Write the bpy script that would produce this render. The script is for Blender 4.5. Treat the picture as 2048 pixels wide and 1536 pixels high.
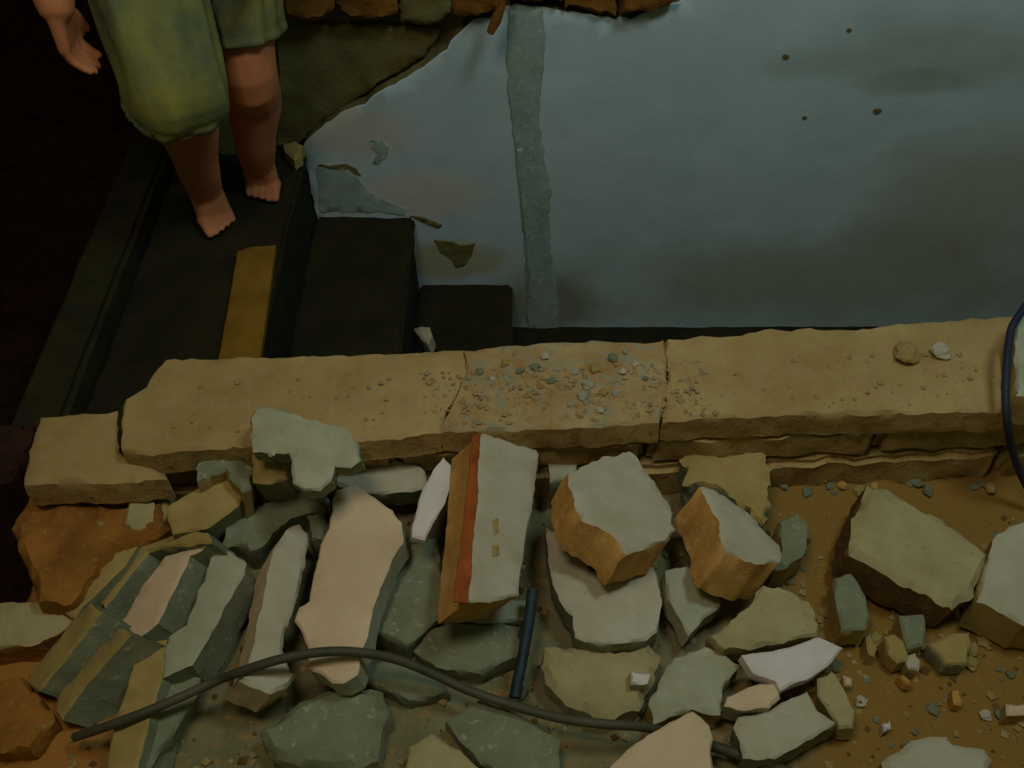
import bpy, bmesh, math, random
from mathutils import Vector, Matrix, noise
from mathutils.geometry import delaunay_2d_cdt

for o in list(bpy.data.objects):
    bpy.data.objects.remove(o)
S = bpy.context.scene
COL = S.collection
RND = random.Random(7)

# ------------------------------------------------------------------ camera, world, light, exposure
ZC = 2.15                      # eye height above the lower floor
FPX = 1967.0                   # focal length in pixels of a 2048 wide frame
PITCH = math.radians(49.0)     # looking down
cd = bpy.data.cameras.new('camera')
cam = bpy.data.objects.new('camera', cd)
COL.objects.link(cam)
cam.location = (0, 0, ZC)
cam.rotation_euler = (math.radians(90) - PITCH, 0, 0)
cd.sensor_width = 36.0
cd.lens = 36.0 * FPX / 2048.0
cd.clip_start = 0.02
S.camera = cam

w = bpy.data.worlds.new('world')
S.world = w
w.use_nodes = True
bg = w.node_tree.nodes['Background']
bg.inputs['Color'].default_value = (0.60, 0.72, 0.34, 1)
bg.inputs['Strength'].default_value = 0.085

def area(name, loc, target, size, power, col):
    l = bpy.data.lights.new(name, 'AREA')
    l.shape = 'DISK'
    l.size = size
    l.energy = power
    l.color = col
    o = bpy.data.objects.new(name, l)
    COL.objects.link(o)
    o.location = loc
    d = Vector(target) - Vector(loc)
    o.rotation_euler = d.to_track_quat('-Z', 'Y').to_euler()
    return o

area('work_lamp', (-0.40, 0.45, 3.10), (0.05, 1.10, 0.8), 0.55, 10.0, (1.0, 0.91, 0.72))
area('sky_opening', (0.80, 0.90, 3.20), (0.70, 2.1, 1.0), 0.5, 15.0, (0.66, 0.92, 0.96))

S.view_settings.view_transform = 'Standard'
S.view_settings.look = 'None'
S.view_settings.gamma = 1.0
S.view_settings.use_curve_mapping = False
S.view_settings.exposure = 0.0

# ------------------------------------------------------------------ helpers
CT, ST = math.cos(PITCH), math.sin(PITCH)

def ray(px, py):
    u, v = px - 1024.0, py - 768.0
    return Vector((u, FPX * CT - v * ST, -(FPX * ST + v * CT)))

def atz(px, py, z):            # point of the picture on a level at height z
    d = ray(px, py)
    return Vector((0, 0, ZC)) + d * ((z - ZC) / d.z)

def aty(px, py, y):            # point of the picture on an upright plane at distance y
    d = ray(px, py)
    return Vector((0, 0, ZC)) + d * (y / d.y)

def px_of(p):                  # where a point of the place falls in the picture
    d = Vector(p) - Vector((0, 0, ZC))
    f = d.y * CT - d.z * ST
    return (1024 + FPX * d.x / f, 768 + FPX * (-d.y * ST - d.z * CT) / f)

def lin(c):
    return tuple(((x / 255.0) / 12.92 if x / 255.0 <= 0.04045 else ((x / 255.0 + 0.055) / 1.055) ** 2.4) for x in c) + (1.0,)

def mat(name, c1, c2, scale=8.0, bump=0.3, rough=0.9, fine=60.0, c3=None, spots=0.62, dist=0.004):
    m = bpy.data.materials.new(name)
    m.use_nodes = True
    nt = m.node_tree
    N, L = nt.nodes, nt.links
    b = N['Principled BSDF']
    b.inputs['Roughness'].default_value = rough
    b.inputs['Specular IOR Level'].default_value = 0.25
    tc = N.new('ShaderNodeTexCoord')
    n1 = N.new('ShaderNodeTexNoise')
    n1.inputs['Scale'].default_value = scale
    n1.inputs['Detail'].default_value = 6
    n1.inputs['Roughness'].default_value = 0.62
    L.new(tc.outputs['Object'], n1.inputs['Vector'])
    r1 = N.new('ShaderNodeValToRGB')
    r1.color_ramp.elements[0].position = 0.34
    r1.color_ramp.elements[1].position = 0.66
    r1.color_ramp.elements[0].color = lin(c2)
    r1.color_ramp.elements[1].color = lin(c1)
    L.new(n1.outputs['Fac'], r1.inputs['Fac'])
    col = r1.outputs['Color']
    n2 = N.new('ShaderNodeTexNoise')
    n2.inputs['Scale'].default_value = fine
    n2.inputs['Detail'].default_value = 5
    n2.inputs['Roughness'].default_value = 0.7
    L.new(tc.outputs['Object'], n2.inputs['Vector'])
    if c3 is not None:
        r2 = N.new('ShaderNodeValToRGB')
        r2.color_ramp.elements[0].position = spots - 0.06
        r2.color_ramp.elements[1].position = spots + 0.06
        r2.color_ramp.elements[0].color = (0, 0, 0, 1)
        r2.color_ramp.elements[1].color = (1, 1, 1, 1)
        L.new(n2.outputs['Fac'], r2.inputs['Fac'])
        mx = N.new('ShaderNodeMix')
        mx.data_type = 'RGBA'
        L.new(r2.outputs['Color'], mx.inputs[0])
        L.new(col, mx.inputs[6])
        mx.inputs[7].default_value = lin(c3)
        col = mx.outputs[2]
    L.new(col, b.inputs['Base Color'])
    bp = N.new('ShaderNodeBump')
    bp.inputs['Strength'].default_value = bump
    bp.inputs['Distance'].default_value = dist
    L.new(n2.outputs['Fac'], bp.inputs['Height'])
    L.new(bp.outputs['Normal'], b.inputs['Normal'])
    return m

M = {
 'plaster': mat('pale_plaster', (188, 176, 154), (170, 154, 126), 9, .25, c3=(160, 140, 112), spots=.68),
 'plaster_pink': mat('pinkish_plaster', (216, 186, 150), (198, 166, 132), 7, .25, c3=(176, 160, 138), spots=.70),
 'plaster_grey': mat('grey_mortar', (178, 172, 148), (150, 144, 116), 10, .4, c3=(176, 146, 104), spots=.62),
 'plaster_white': mat('white_plaster', (224, 208, 200), (204, 190, 180), 10, .15),
 'green_mortar_and_shade': mat('dusty_olive_mortar_and_shade', (136, 136, 106), (112, 112, 84), 11, .5, c3=(172, 160, 128), spots=.64),  # real olive mortar; on the stack brick sides its tone stands for shade
 'tan_mortar': mat('tan_mortar', (176, 148, 90), (150, 124, 68), 11, .45, c3=(170, 128, 80), spots=.64),
 'beige': mat('dusty_beige_mortar', (178, 160, 116), (156, 136, 92), 10, .4, c3=(140, 124, 92), spots=.66),
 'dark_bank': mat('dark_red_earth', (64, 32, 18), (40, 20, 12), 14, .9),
 'brick': mat('orange_fired_clay', (206, 154, 80), (176, 126, 60), 16, .5, c3=(206, 156, 98), spots=.60),
 'brick_red': mat('rust_clay', (168, 86, 34), (136, 64, 24), 20, .4),
 'brick_dark': mat('dark_red_clay', (130, 66, 30), (84, 38, 18), 18, .5),
 'adobe': mat('sandy_adobe', (176, 148, 96), (154, 122, 70), 7, .5, c3=(170, 132, 94), spots=.58),
 'adobe_gravel': mat('gravelly_adobe', (176, 148, 102), (158, 118, 68), 14, .9, fine=45, c3=(146, 138, 112), spots=.56),
 'adobe_low': mat('brown_adobe', (184, 152, 96), (150, 120, 68), 10, .6, c3=(146, 104, 62), spots=.60),
 'soil': mat('olive_dirt', (134, 126, 92), (108, 100, 68), 9, .8, c3=(150, 116, 70), spots=.58),
 'soil_orange': mat('orange_dirt', (166, 106, 40), (128, 80, 28), 12, .9, c3=(150, 128, 70), spots=.64),
 'soil_brown': mat('brown_dirt', (124, 90, 44), (92, 66, 28), 9, .8, c3=(130, 100, 58), spots=.6),
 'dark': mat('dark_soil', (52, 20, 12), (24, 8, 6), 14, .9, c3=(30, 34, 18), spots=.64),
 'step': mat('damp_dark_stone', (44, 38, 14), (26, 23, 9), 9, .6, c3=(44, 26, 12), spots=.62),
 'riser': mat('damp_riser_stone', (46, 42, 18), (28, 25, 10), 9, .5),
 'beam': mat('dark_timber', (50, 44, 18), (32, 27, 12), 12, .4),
 'plank': mat('yellow_timber', (138, 100, 26), (116, 80, 18), 14, .3),
 'masonry': mat('olive_masonry', (128, 116, 68), (100, 84, 40), 7, .7, c3=(96, 108, 72), spots=.58),
 'masonry_or': mat('orange_masonry', (146, 94, 34), (96, 62, 22), 10, .8),
 'cement': mat('grey_cement', (160, 174, 166), (142, 156, 144), 16, .3, c3=(170, 186, 178), spots=.6),
 'cable': mat('black_rubber', (84, 78, 58), (62, 58, 44), 10, .1, rough=.6),
 'cable_blue': mat('dark_blue_rubber', (46, 50, 66), (32, 34, 50), 10, .1, rough=.6),
 'rod': mat('blue_grey_steel', (44, 58, 62), (26, 36, 40), 30, .3, rough=.55),
 'skin': mat('tan_skin', (206, 130, 88), (188, 112, 70), 10, .1, rough=.6),
 'nail': mat('toe_nail', (190, 130, 84), (180, 120, 78), 10, .05, rough=.4),
 'shorts': mat('olive_grey_cotton', (146, 138, 66), (80, 90, 70), 6, .2, fine=160),  # second tone puts the bluish fold shadows into the cloth colour
 'shirt': mat('dark_green_cotton', (58, 78, 44), (44, 60, 36), 5, .2, fine=160),
 'hair': mat('black_hair', (26, 20, 16), (16, 12, 10), 40, .6),
 'eye': mat('eye_white', (220, 214, 206), (210, 204, 196), 5, .0, rough=.3),
}

def link(name, me, mats, parent=None, loc=None):
    o = bpy.data.objects.new(name, me)
    for m in (mats if isinstance(mats, (list, tuple)) else [mats]):
        if len(me.materials) < len(mats if isinstance(mats, (list, tuple)) else [mats]):
            me.materials.append(M[m] if isinstance(m, str) else m)
    COL.objects.link(o)
    if parent is not None:
        o.parent = parent
    if loc is not None:
        o.location = loc
    return o

def tag(o, label, cat, group=None, kind=None):
    if label: o['label'] = label
    if cat: o['category'] = cat
    if group: o['group'] = group
    if kind: o['kind'] = kind
    return o

def empty(name, loc):
    o = bpy.data.objects.new(name, None)
    COL.objects.link(o)
    o.location = loc
    o.empty_display_size = 0.05
    return o

def finish(me, angle=40, smooth=True):
    me.update()
    for p in me.polygons:
        p.use_smooth = smooth
    if smooth:
        me.set_sharp_from_angle(angle=math.radians(angle))

def inside(p, poly):
    x, y = p
    c = False
    j = len(poly) - 1
    for i in range(len(poly)):
        xi, yi = poly[i]
        xj, yj = poly[j]
        if (yi > y) != (yj > y) and x < (xj - xi) * (y - yi) / (yj - yi) + xi:
            c = not c
        j = i
    return c

def dist_poly(p, poly):
    d = 1e9
    P = Vector(p)
    for i in range(len(poly)):
        a = Vector(poly[i - 1]); b = Vector(poly[i])
        ab = b - a
        t = max(0, min(1, (P - a).dot(ab) / max(ab.length_squared, 1e-12)))
        d = min(d, (a + ab * t - P).length)
    return d

def densify(poly, step, jit, seed):
    out = []
    n = len(poly)
    for i in range(n):
        a = Vector(poly[i]); b = Vector(poly[(i + 1) % n])
        k = max(1, int(round((b - a).length / step)))
        for q in range(k):
            p = a.lerp(b, q / k)
            e = (b - a).normalized() if (b - a).length > 0 else Vector((1, 0))
            nr = Vector((-e.y, e.x))
            f = noise.noise(Vector((p.x * 42, p.y * 42, seed))) + .35 * noise.noise(Vector((p.x * 120, p.y * 120, seed + 3)))
            out.append(p + nr * jit * f)
    return out

def offset(poly, d):
    n = len(poly)
    area2 = sum(poly[i - 1].x * poly[i].y - poly[i].x * poly[i - 1].y for i in range(n))
    s = 1 if area2 > 0 else -1
    out = []
    for i in range(n):
        e = (poly[(i + 1) % n] - poly[i - 1])
        if e.length < 1e-9:
            out.append(poly[i].copy()); continue
        e.normalize()
        out.append(poly[i] + Vector((-e.y, e.x)) * d * s)
    return out

def tri_fill(outline, grid, holes=(), seed=0, gap=.55):
    """triangulate a 2D outline with inner points; returns verts2d, tris (first verts are the outline)"""
    vs = [Vector(p) for p in outline]
    n0 = len(vs)
    ed = [(i, (i + 1) % n0) for i in range(n0)]
    for h in holes:
        b = len(vs)
        vs += [Vector(p) for p in h]
        ed += [(b + i, b + (i + 1) % len(h)) for i in range(len(h))]
    if grid:
        r = random.Random(seed)
        xs = [p[0] for p in outline]; ys = [p[1] for p in outline]
        x = min(xs)
        while x < max(xs):
            y = min(ys)
            while y < max(ys):
                q = (x + r.uniform(-.3, .3) * grid, y + r.uniform(-.3, .3) * grid)
                if inside(q, outline) and dist_poly(q, outline) > grid * gap and not any(inside(q, h) or dist_poly(q, h) < grid * gap for h in holes):
                    vs.append(Vector(q))
                y += grid
            x += grid
    ov, oe, of, orig, _, _ = delaunay_2d_cdt(vs, ed, [], 0, 1e-7)
    tris = []
    for f in of:
        if len(f) < 3: continue
        c = sum((ov[i] for i in f), Vector((0, 0))) / len(f)
        if inside(c, outline) and not any(inside(c, h) for h in holes):
            a = (ov[f[1]] - ov[f[0]]).cross(ov[f[2]] - ov[f[0]])
            tris.append(tuple(f) if a > 0 else tuple(reversed(f)))
    # where inputs ended up
    where = {}
    for i, lst in enumerate(orig):
        for q in lst:
            where.setdefault(q, i)
    return ov, tris, where

SEED = [1]
def slab_mesh(origin, U, V, Nn, poly2, t, rough=.0018, jit=.0025, step=.009, grid=.016, chamfer=.004, taper=0.0, rings=3, holes=(), wob=1.0, side_rough=None):
    """a piece with outline poly2 in the frame (origin,U,V), normal Nn, thickness t below"""
    SEED[0] += 1
    sd = SEED[0] * 7.31
    if sum(poly2[i - 1][0] * poly2[i][1] - poly2[i][0] * poly2[i - 1][1] for i in range(len(poly2))) < 0:
        poly2 = list(reversed(poly2))
    out = densify(poly2, step, jit, sd)
    ring0 = offset(out, chamfer)
    hh = []
    for h in holes:
        h = list(h)
        hh.append([Vector(p) for p in densify(h, step, jit, sd + 9)])
    ov, tris, where = tri_fill(ring0, grid, hh, seed=SEED[0])
    sr = rough if side_rough is None else side_rough
    verts, faces, mi = [], [], []
    def P(p, h):
        return origin + U * p[0] + V * p[1] + Nn * h
    for p in ov:
        f = noise.noise(Vector((p.x * 28, p.y * 28, sd))) + .5 * noise.noise(Vector((p.x * 80, p.y * 80, sd)))
        verts.append(P(p, rough * f * wob))
    for f in tris:
        faces.append(f); mi.append(0)
    n = len(out)
    prev = [where.get(i, i) for i in range(n)]
    for k in range(rings + 1):
        h = chamfer * .8 + (t - chamfer * .8) * k / rings
        ringp = offset(out, taper * k / rings) if taper else out
        cur = []
        for i, p in enumerate(ringp):
            q = P(p, -h)
            q += Vector((noise.noise(q * 60 + Vector((sd, 0, 0))), noise.noise(q * 60 + Vector((0, sd, 0))), noise.noise(q * 60 + Vector((0, 0, sd))))) * sr
            cur.append(len(verts)); verts.append(q)
        for i in range(n):
            j = (i + 1) % n
            a, b, c, d = prev[i], prev[j], cur[j], cur[i]
            if a != b:
                faces.append((a, d, c, b)); mi.append(1 if k > 0 else 0)
        prev = cur
    for h in hh:            # inner walls of holes
        pass
    base = offset(out, taper) if taper else out
    ov2, tris2, w2 = tri_fill(base, 0)
    mp = {}
    for q, i in w2.items():
        mp.setdefault(i, prev[q] if q < n else prev[0])
    for f in tris2:
        g = tuple(mp[i] for i in reversed(f) if i in mp)
        if len(set(g)) == 3:
            faces.append(g); mi.append(1)
    lo = min(v.z for v in verts)
    cx = sum(v.x for v in verts) / len(verts); cy = sum(v.y for v in verts) / len(verts)
    o0 = Vector((cx, cy, lo))
    me = bpy.data.meshes.new('piece')
    me.from_pydata([v - o0 for v in verts], [], faces)
    for p, m_ in zip(me.polygons, mi):
        p.material_index = m_
    me.validate()
    finish(me, 38)
    return me, o0

PLANE = [None]
def piece(name, px, z, t, mats, label=None, cat='rubble', gx=0.0, gy=0.0, group=None, parent=None, plane=None, **kw):
    """a lump of rubble: px is the outline of its upper face, z the height of that face's middle, t its thickness"""
    cx = sum(p[0] for p in px) / len(px); cy = sum(p[1] for p in px) / len(px)
    o = atz(cx, cy, z)
    n = Vector((-gx, -gy, 1)).normalized()
    if plane is not None:
        o, n = plane
    U = Vector((1, 0, -n.x / n.z)).normalized()
    V = n.cross(U).normalized()
    C = Vector((0, 0, ZC))
    poly = []
    for p in px:
        d = ray(*p)
        k = (o - C).dot(n) / d.dot(n)
        q = C + d * k - o
        poly.append((q.dot(U), q.dot(V)))
    me, o0 = slab_mesh(o, U, V, n, poly, t, **kw)
    ob = link(name, me, mats, parent, o0 if parent is None else None)
    PLANE[0] = (o, n)
    if parent is not None:
        ob.location = o0 - parent.location
    else:
        tag(ob, label, cat, group)
    return ob

def wallpiece(name, px, y, t, mats, parent=None, holes=(), **kw):
    """a flat piece standing upright, face towards the viewer at distance y"""
    o = Vector((0, y, 1.0))
    U = Vector((1, 0, 0)); V = Vector((0, 0, 1)); n = Vector((0, -1, 0))
    f = lambda p: ((lambda q: (q.x, q.z - 1.0))(aty(p[0], p[1], y)))
    poly = [p if isinstance(p, Vector) else f(p) for p in px]
    me, o0 = slab_mesh(o, U, V, n, [tuple(p) for p in poly], t, holes=[[f(p) for p in h] for h in holes], **kw)
    ob = link(name, me, mats, parent, o0)
    if parent is not None:
        ob.location = o0 - parent.location
    return ob

def box_mesh(x0, x1, y0, y1, z0, z1, rough=.003, cuts=.05, bev=.006, seed=0):
    bm = bmesh.new()
    bmesh.ops.create_cube(bm, size=1)
    for v in bm.verts:
        v.co = Vector(((x0 + x1) / 2 + v.co.x * (x1 - x0), (y0 + y1) / 2 + v.co.y * (y1 - y0), (z0 + z1) / 2 + v.co.z * (z1 - z0)))
    if bev:
        bmesh.ops.bevel(bm, geom=bm.edges[:], offset=bev, segments=2, affect='EDGES')
    for ax, (a, b) in enumerate(((x0, x1), (y0, y1), (z0, z1))):
        k = int((b - a) / cuts)
        for i in range(1, k + 1):
            co = Vector((0, 0, 0)); co[ax] = a + (b - a) * i / (k + 1)
            no = Vector((0, 0, 0)); no[ax] = 1
            bmesh.ops.bisect_plane(bm, geom=bm.verts[:] + bm.edges[:] + bm.faces[:], plane_co=co, plane_no=no)
    for v in bm.verts:
        q = v.co
        v.co = q + noise.noise_vector(q * 22 + Vector((seed, seed, 0))) * rough
    o0 = Vector(((x0 + x1) / 2, (y0 + y1) / 2, z0))
    for v in bm.verts:
        v.co -= o0
    me = bpy.data.meshes.new('box')
    bm.to_mesh(me); bm.free()
    finish(me, 40)
    return me, o0

def box(name, dims, m, parent=None, **kw):
    me, o0 = box_mesh(*dims, **kw)
    return link(name, me, m, parent, o0 if parent is None else o0 - parent.location)

def spline(pts, k=10):
    out = []
    n = len(pts)
    for i in range(n - 1):
        p0 = pts[max(i - 1, 0)]; p1 = pts[i]; p2 = pts[i + 1]; p3 = pts[min(i + 2, n - 1)]
        for q in range(k):
            t = q / k
            out.append(0.5 * ((2 * p1) + (p2 - p0) * t + (2 * p0 - 5 * p1 + 4 * p2 - p3) * t * t + (3 * p1 - p0 - 3 * p2 + p3) * t ** 3))
    out.append(pts[-1])
    return out

def tube_mesh(pts, radii, seg=12, smooth=True):
    n = len(pts)
    verts, faces = [], []
    up = Vector((0, 0, 1))
    T0 = (pts[1] - pts[0]).normalized()
    A = T0.cross(up) if abs(T0.z) < .95 else T0.cross(Vector((1, 0, 0)))
    A.normalize()
    for i, p in enumerate(pts):
        T = (pts[min(i + 1, n - 1)] - pts[max(i - 1, 0)]).normalized()
        A = (A - T * A.dot(T)).normalized()
        B = T.cross(A)
        r = radii[i] if isinstance(radii, (list, tuple)) else radii
        for s in range(seg):
            a = 2 * math.pi * s / seg
            verts.append(p + A * math.cos(a) * r + B * math.sin(a) * r)
    for i in range(n - 1):
        for s in range(seg):
            s2 = (s + 1) % seg
            faces.append((i * seg + s, i * seg + s2, (i + 1) * seg + s2, (i + 1) * seg + s))
    faces.append(tuple(reversed(range(seg))))
    faces.append(tuple((n - 1) * seg + s for s in range(seg)))
    o0 = Vector((sum(p.x for p in pts) / n, sum(p.y for p in pts) / n, min(v.z for v in verts)))
    me = bpy.data.meshes.new('tube')
    me.from_pydata([v - o0 for v in verts], [], faces)
    finish(me, 50, smooth)
    bm = bmesh.new(); bm.from_mesh(me); bmesh.ops.recalc_face_normals(bm, faces=bm.faces); bm.to_mesh(me); bm.free()
    return me, o0

def tube(name, pts, r, m, label=None, cat=None, seg=12, parent=None):
    me, o0 = tube_mesh(pts, r, seg)
    o = link(name, me, m, parent, o0 if parent is None else o0 - parent.location)
    if label: tag(o, label, cat)
    return o

# ------------------------------------------------------------------ heights of the place
YW = 2.10                                   # face of the pale wall
Z1, Z2, Z3 = 0.646, 0.434, 0.184            # three stair treads, lower floor at 0
ZT = 0.90                                   # top of the broken wall in front
ZG = 0.705                                  # dirt floor under the rubble

# ------------------------------------------------------------------ lower floor and dark ground on the left
def height_mesh(x0, x1, y0, y1, n, f, bottom):
    nx = n; ny = max(2, int(n * (y1 - y0) / (x1 - x0)))
    verts, faces = [], []
    for j in range(ny + 1):
        for i in range(nx + 1):
            x = x0 + (x1 - x0) * i / nx; y = y0 + (y1 - y0) * j / ny
            verts.append((x, y, f(x, y)))
    W = nx + 1
    for j in range(ny):
        for i in range(nx):
            a = j * W + i
            faces.append((a, a + 1, a + W + 1, a + W))
    edge = [i for i in range(W)] + [j * W + nx for j in range(1, ny + 1)] + [ny * W + i for i in range(nx - 1, -1, -1)] + [j * W for j in range(ny - 1, 0, -1)]
    b0 = len(verts)
    for e in edge:
        verts.append((verts[e][0], verts[e][1], bottom))
    m = len(edge)
    for k in range(m):
        k2 = (k + 1) % m
        faces.append((edge[k], b0 + k, b0 + k2, edge[k2]))
    faces.append(tuple(b0 + k for k in reversed(range(m))))
    me = bpy.data.meshes.new('ground')
    me.from_pydata(verts, [], faces)
    finish(me, 60)
    return me

def fb(x, y, s, k):
    return noise.fractal(Vector((x * s, y * s, k)), 1.0, 2.0, 5)

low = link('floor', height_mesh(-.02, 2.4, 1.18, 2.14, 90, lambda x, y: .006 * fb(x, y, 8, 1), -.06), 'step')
low['kind'] = 'structure'
low['label'] = 'dark damp floor at the foot of the stairs'
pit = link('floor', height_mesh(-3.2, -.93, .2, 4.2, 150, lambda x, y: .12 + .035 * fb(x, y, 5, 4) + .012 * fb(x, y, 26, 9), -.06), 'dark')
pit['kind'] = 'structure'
pit['label'] = 'dark reddish earth floor left of the stairs'

wfar = box('wall_far', (-3.2, -.80, 4.2, 4.4, -.06, 2.6), 'masonry', rough=.02, cuts=.15, bev=.0, seed=11)
wfar['kind'] = 'structure'
wlf = box('wall_left', (-3.4, -3.2, .2, 4.4, -.06, 2.6), 'masonry', rough=.02, cuts=.15, bev=.0, seed=12)
wlf['kind'] = 'structure'

# ------------------------------------------------------------------ the pale wall behind the stairs
wb = empty('wall_back', (0.4, YW + .2, 0))
wb['kind'] = 'structure'
core = box('masonry', (-.93, 2.4, YW + .045, YW + .30, -.05, 1.95), 'masonry', wb, rough=.012, cuts=.045, bev=.0, seed=3)
core['label'] = 'olive brown masonry laid bare where the plaster has fallen'
edge = [(604, 305), (609, 288), (626, 268), (652, 248), (690, 222), (730, 208), (748, 190), (790, 170), (835, 142), (868, 118),
        (893, 98), (900, 82), (930, 56), (948, 42), (985, 34), (1004, 14), (1030, 8), (1062, 12), (1100, 18), (1140, 24), (1180, 30), (1218, 36),
        (1228, 40), (1240, 36), (1262, 38), (1290, 28), (1330, 12), (1380, -6)]
def wz(x, z):
    return Vector((x, z - 1.0))
outer = [p for p in edge] + [wz(.36, 1.16), wz(.46, 1.30), wz(.62, 1.52), wz(.7, 1.95), wz(2.4, 1.95), wz(2.4, -.04), wz(-.52, -.04)]
chip = [(868, 480), (905, 484), (920, 492), (950, 486), (944, 512), (930, 530), (912, 536), (904, 520), (882, 505)]
dent = [(738, 282), (762, 280), (778, 290), (774, 312), (756, 330), (744, 326), (758, 306), (742, 298)]

def wall_mat():
    m = mat('pale_blue_limewash', (190, 204, 208), (176, 192, 196), 3.5, .22, fine=38)
    nt = m.node_tree; N, L = nt.nodes, nt.links
    b = N['Principled BSDF']
    src = b.inputs['Base Color'].links[0].from_socket
    tc = N.new('ShaderNodeTexCoord')
    nz = N.new('ShaderNodeTexNoise'); nz.inputs['Scale'].default_value = 5; nz.inputs['Detail'].default_value = 6
    geo = N.new('ShaderNodeNewGeometry')
    L.new(geo.outputs['Position'], nz.inputs['Vector'])
    def blob(c, r, colr, amt, edgew=.5):
        nonlocal src
        mp = N.new('ShaderNodeMapping'); mp.vector_type = 'TEXTURE'
        mp.inputs['Location'].default_value = (c[0], YW, c[1])
        mp.inputs['Scale'].default_value = (r[0], 1.0, r[1])
        L.new(geo.outputs['Position'], mp.inputs['Vector'])
        ln = N.new('ShaderNodeVectorMath'); ln.operation = 'LENGTH'
        L.new(mp.outputs['Vector'], ln.inputs[0])
        ad = N.new('ShaderNodeMath'); ad.operation = 'MULTIPLY_ADD'
        L.new(nz.outputs['Fac'], ad.inputs[0]); ad.inputs[1].default_value = 1.3
        L.new(ln.outputs['Value'], ad.inputs[2])
        mr = N.new('ShaderNodeMapRange')
        mr.inputs['From Min'].default_value = 1.65 - edgew * .5; mr.inputs['From Max'].default_value = 1.65 + edgew * .5
        mr.inputs['To Min'].default_value = amt; mr.inputs['To Max'].default_value = 0
        L.new(ad.outputs[0], mr.inputs['Value'])
        mx = N.new('ShaderNodeMix'); mx.data_type = 'RGBA'
        L.new(mr.outputs['Result'], mx.inputs[0]); L.new(src, mx.inputs[6]); mx.inputs[7].default_value = lin(colr)
        src = mx.outputs[2]
    def b_px(x, y, rx, rz, colr, amt, e=.5):
        q = aty(x, y, YW); blob((q.x, q.z), (rx, rz), colr, amt, e)
    b_px(1900, 110, .32, .09, (140, 140, 118), .45, .9)
    b_px(1830, 165, .16, .035, (138, 138, 116), .40, .6)
    b_px(1640, 130, .14, .04, (150, 154, 136), .4, .8)
    b_px(1700, 560, .75, .16, (150, 142, 104), .55, .9)
    b_px(1950, 400, .28, .20, (156, 148, 112), .55, .9)
    b_px(700, 265, .14, .07, (200, 186, 170), .8, .6)
    b_px(840, 390, .16, .07, (206, 194, 176), .7, .6)
    b_px(900, 520, .13, .07, (168, 160, 118), .8, .5)
    b_px(1090, 610, .18, .10, (120, 112, 62), .7, .7)
    b_px(690, 400, .06, .05, (166, 170, 138), .7, .5)
    L.new(src, b.inputs['Base Color'])
    return m
M['limewash'] = wall_mat()
pl = wallpiece('plaster', outer, YW, .05, ['limewash', 'masonry'], wb, rough=.0016, jit=.004, step=.016, grid=.034, chamfer=.004, rings=1, side_rough=.0)
pl['label'] = 'pale blue limewashed plaster with a broken diagonal edge'
strip = [(1018, 22), (1042, 14), (1086, 20), (1090, 90), (1084, 170), (1078, 240), (1090, 320), (1104, 380), (1098, 430), (1104, 520), (1116, 600), (1118, 660),
         (1056, 660), (1052, 560), (1046, 460), (1040, 380), (1030, 300), (1018, 200), (1014, 120)]
cp = wallpiece('cement_strip', strip, YW - .004, .006, 'cement', wb, rough=.0014, jit=.007, step=.014, grid=.022, chamfer=.003, rings=1)
cp['label'] = 'rough grey cement filling of an upright groove'
ridge = [(1032, 300), (1046, 300), (1056, 420), (1066, 560), (1060, 600), (1050, 470), (1040, 390)]
wallpiece('cement_ridge', ridge, YW - .008, .006, 'cement', wb, rough=.002, jit=.003, step=.01, grid=.012, chamfer=.002, rings=1)['label'] = 'trowelled ridge along the groove'
wallpiece('chipped_spot', chip, YW - .003, .005, 'masonry', wb, rough=.003, jit=.004, step=.008, grid=.009, chamfer=.001, rings=1)['label'] = 'brown spot where the plaster has chipped off'
wallpiece('scratched_spot', dent, YW - .002, .004, 'cement', wb, rough=.003, jit=.004, step=.008, grid=.009, chamfer=.001, rings=1)
# flaking skin at the left end
flake = [(632, 336), (662, 330), (700, 338), (716, 356), (738, 384), (786, 408), (812, 420), (812, 432), (756, 424), (640, 424)]
wallpiece('loose_plaster', flake, YW - .002, .004, ['cement', 'cement'], wb, rough=.002, jit=.005, step=.012, grid=.02, chamfer=.001, rings=1)['label'] = 'greyish loose flake below a crack'
crack1 = [(634, 330), (660, 333), (690, 330), (712, 338), (722, 352), (712, 350), (698, 338), (664, 338)]
crack2 = [(820, 432), (850, 436), (884, 452), (876, 456), (846, 444)]
for cpx in (crack1, crack2):
    wallpiece('crack_debris', cpx, YW - .004, .006, 'masonry', wb, rough=.002, jit=.003, step=.008, grid=0.012, chamfer=.001, rings=1)
for (x, y, r) in ((1572, 114, 9), (1756, 222, 9), (1700, 60, 5), (1610, 236, 5)):
    ring = [(x + r * math.cos(a * 1.05) * RND.uniform(.7, 1.2), y + .6 * r * math.sin(a * 1.05) * RND.uniform(.7, 1.2)) for a in range(6)]
    wallpiece('nail_mark', ring, YW - .004, .006, 'masonry', wb, rough=.001, jit=.001, step=.006, grid=.006, chamfer=.001, rings=1)
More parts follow.
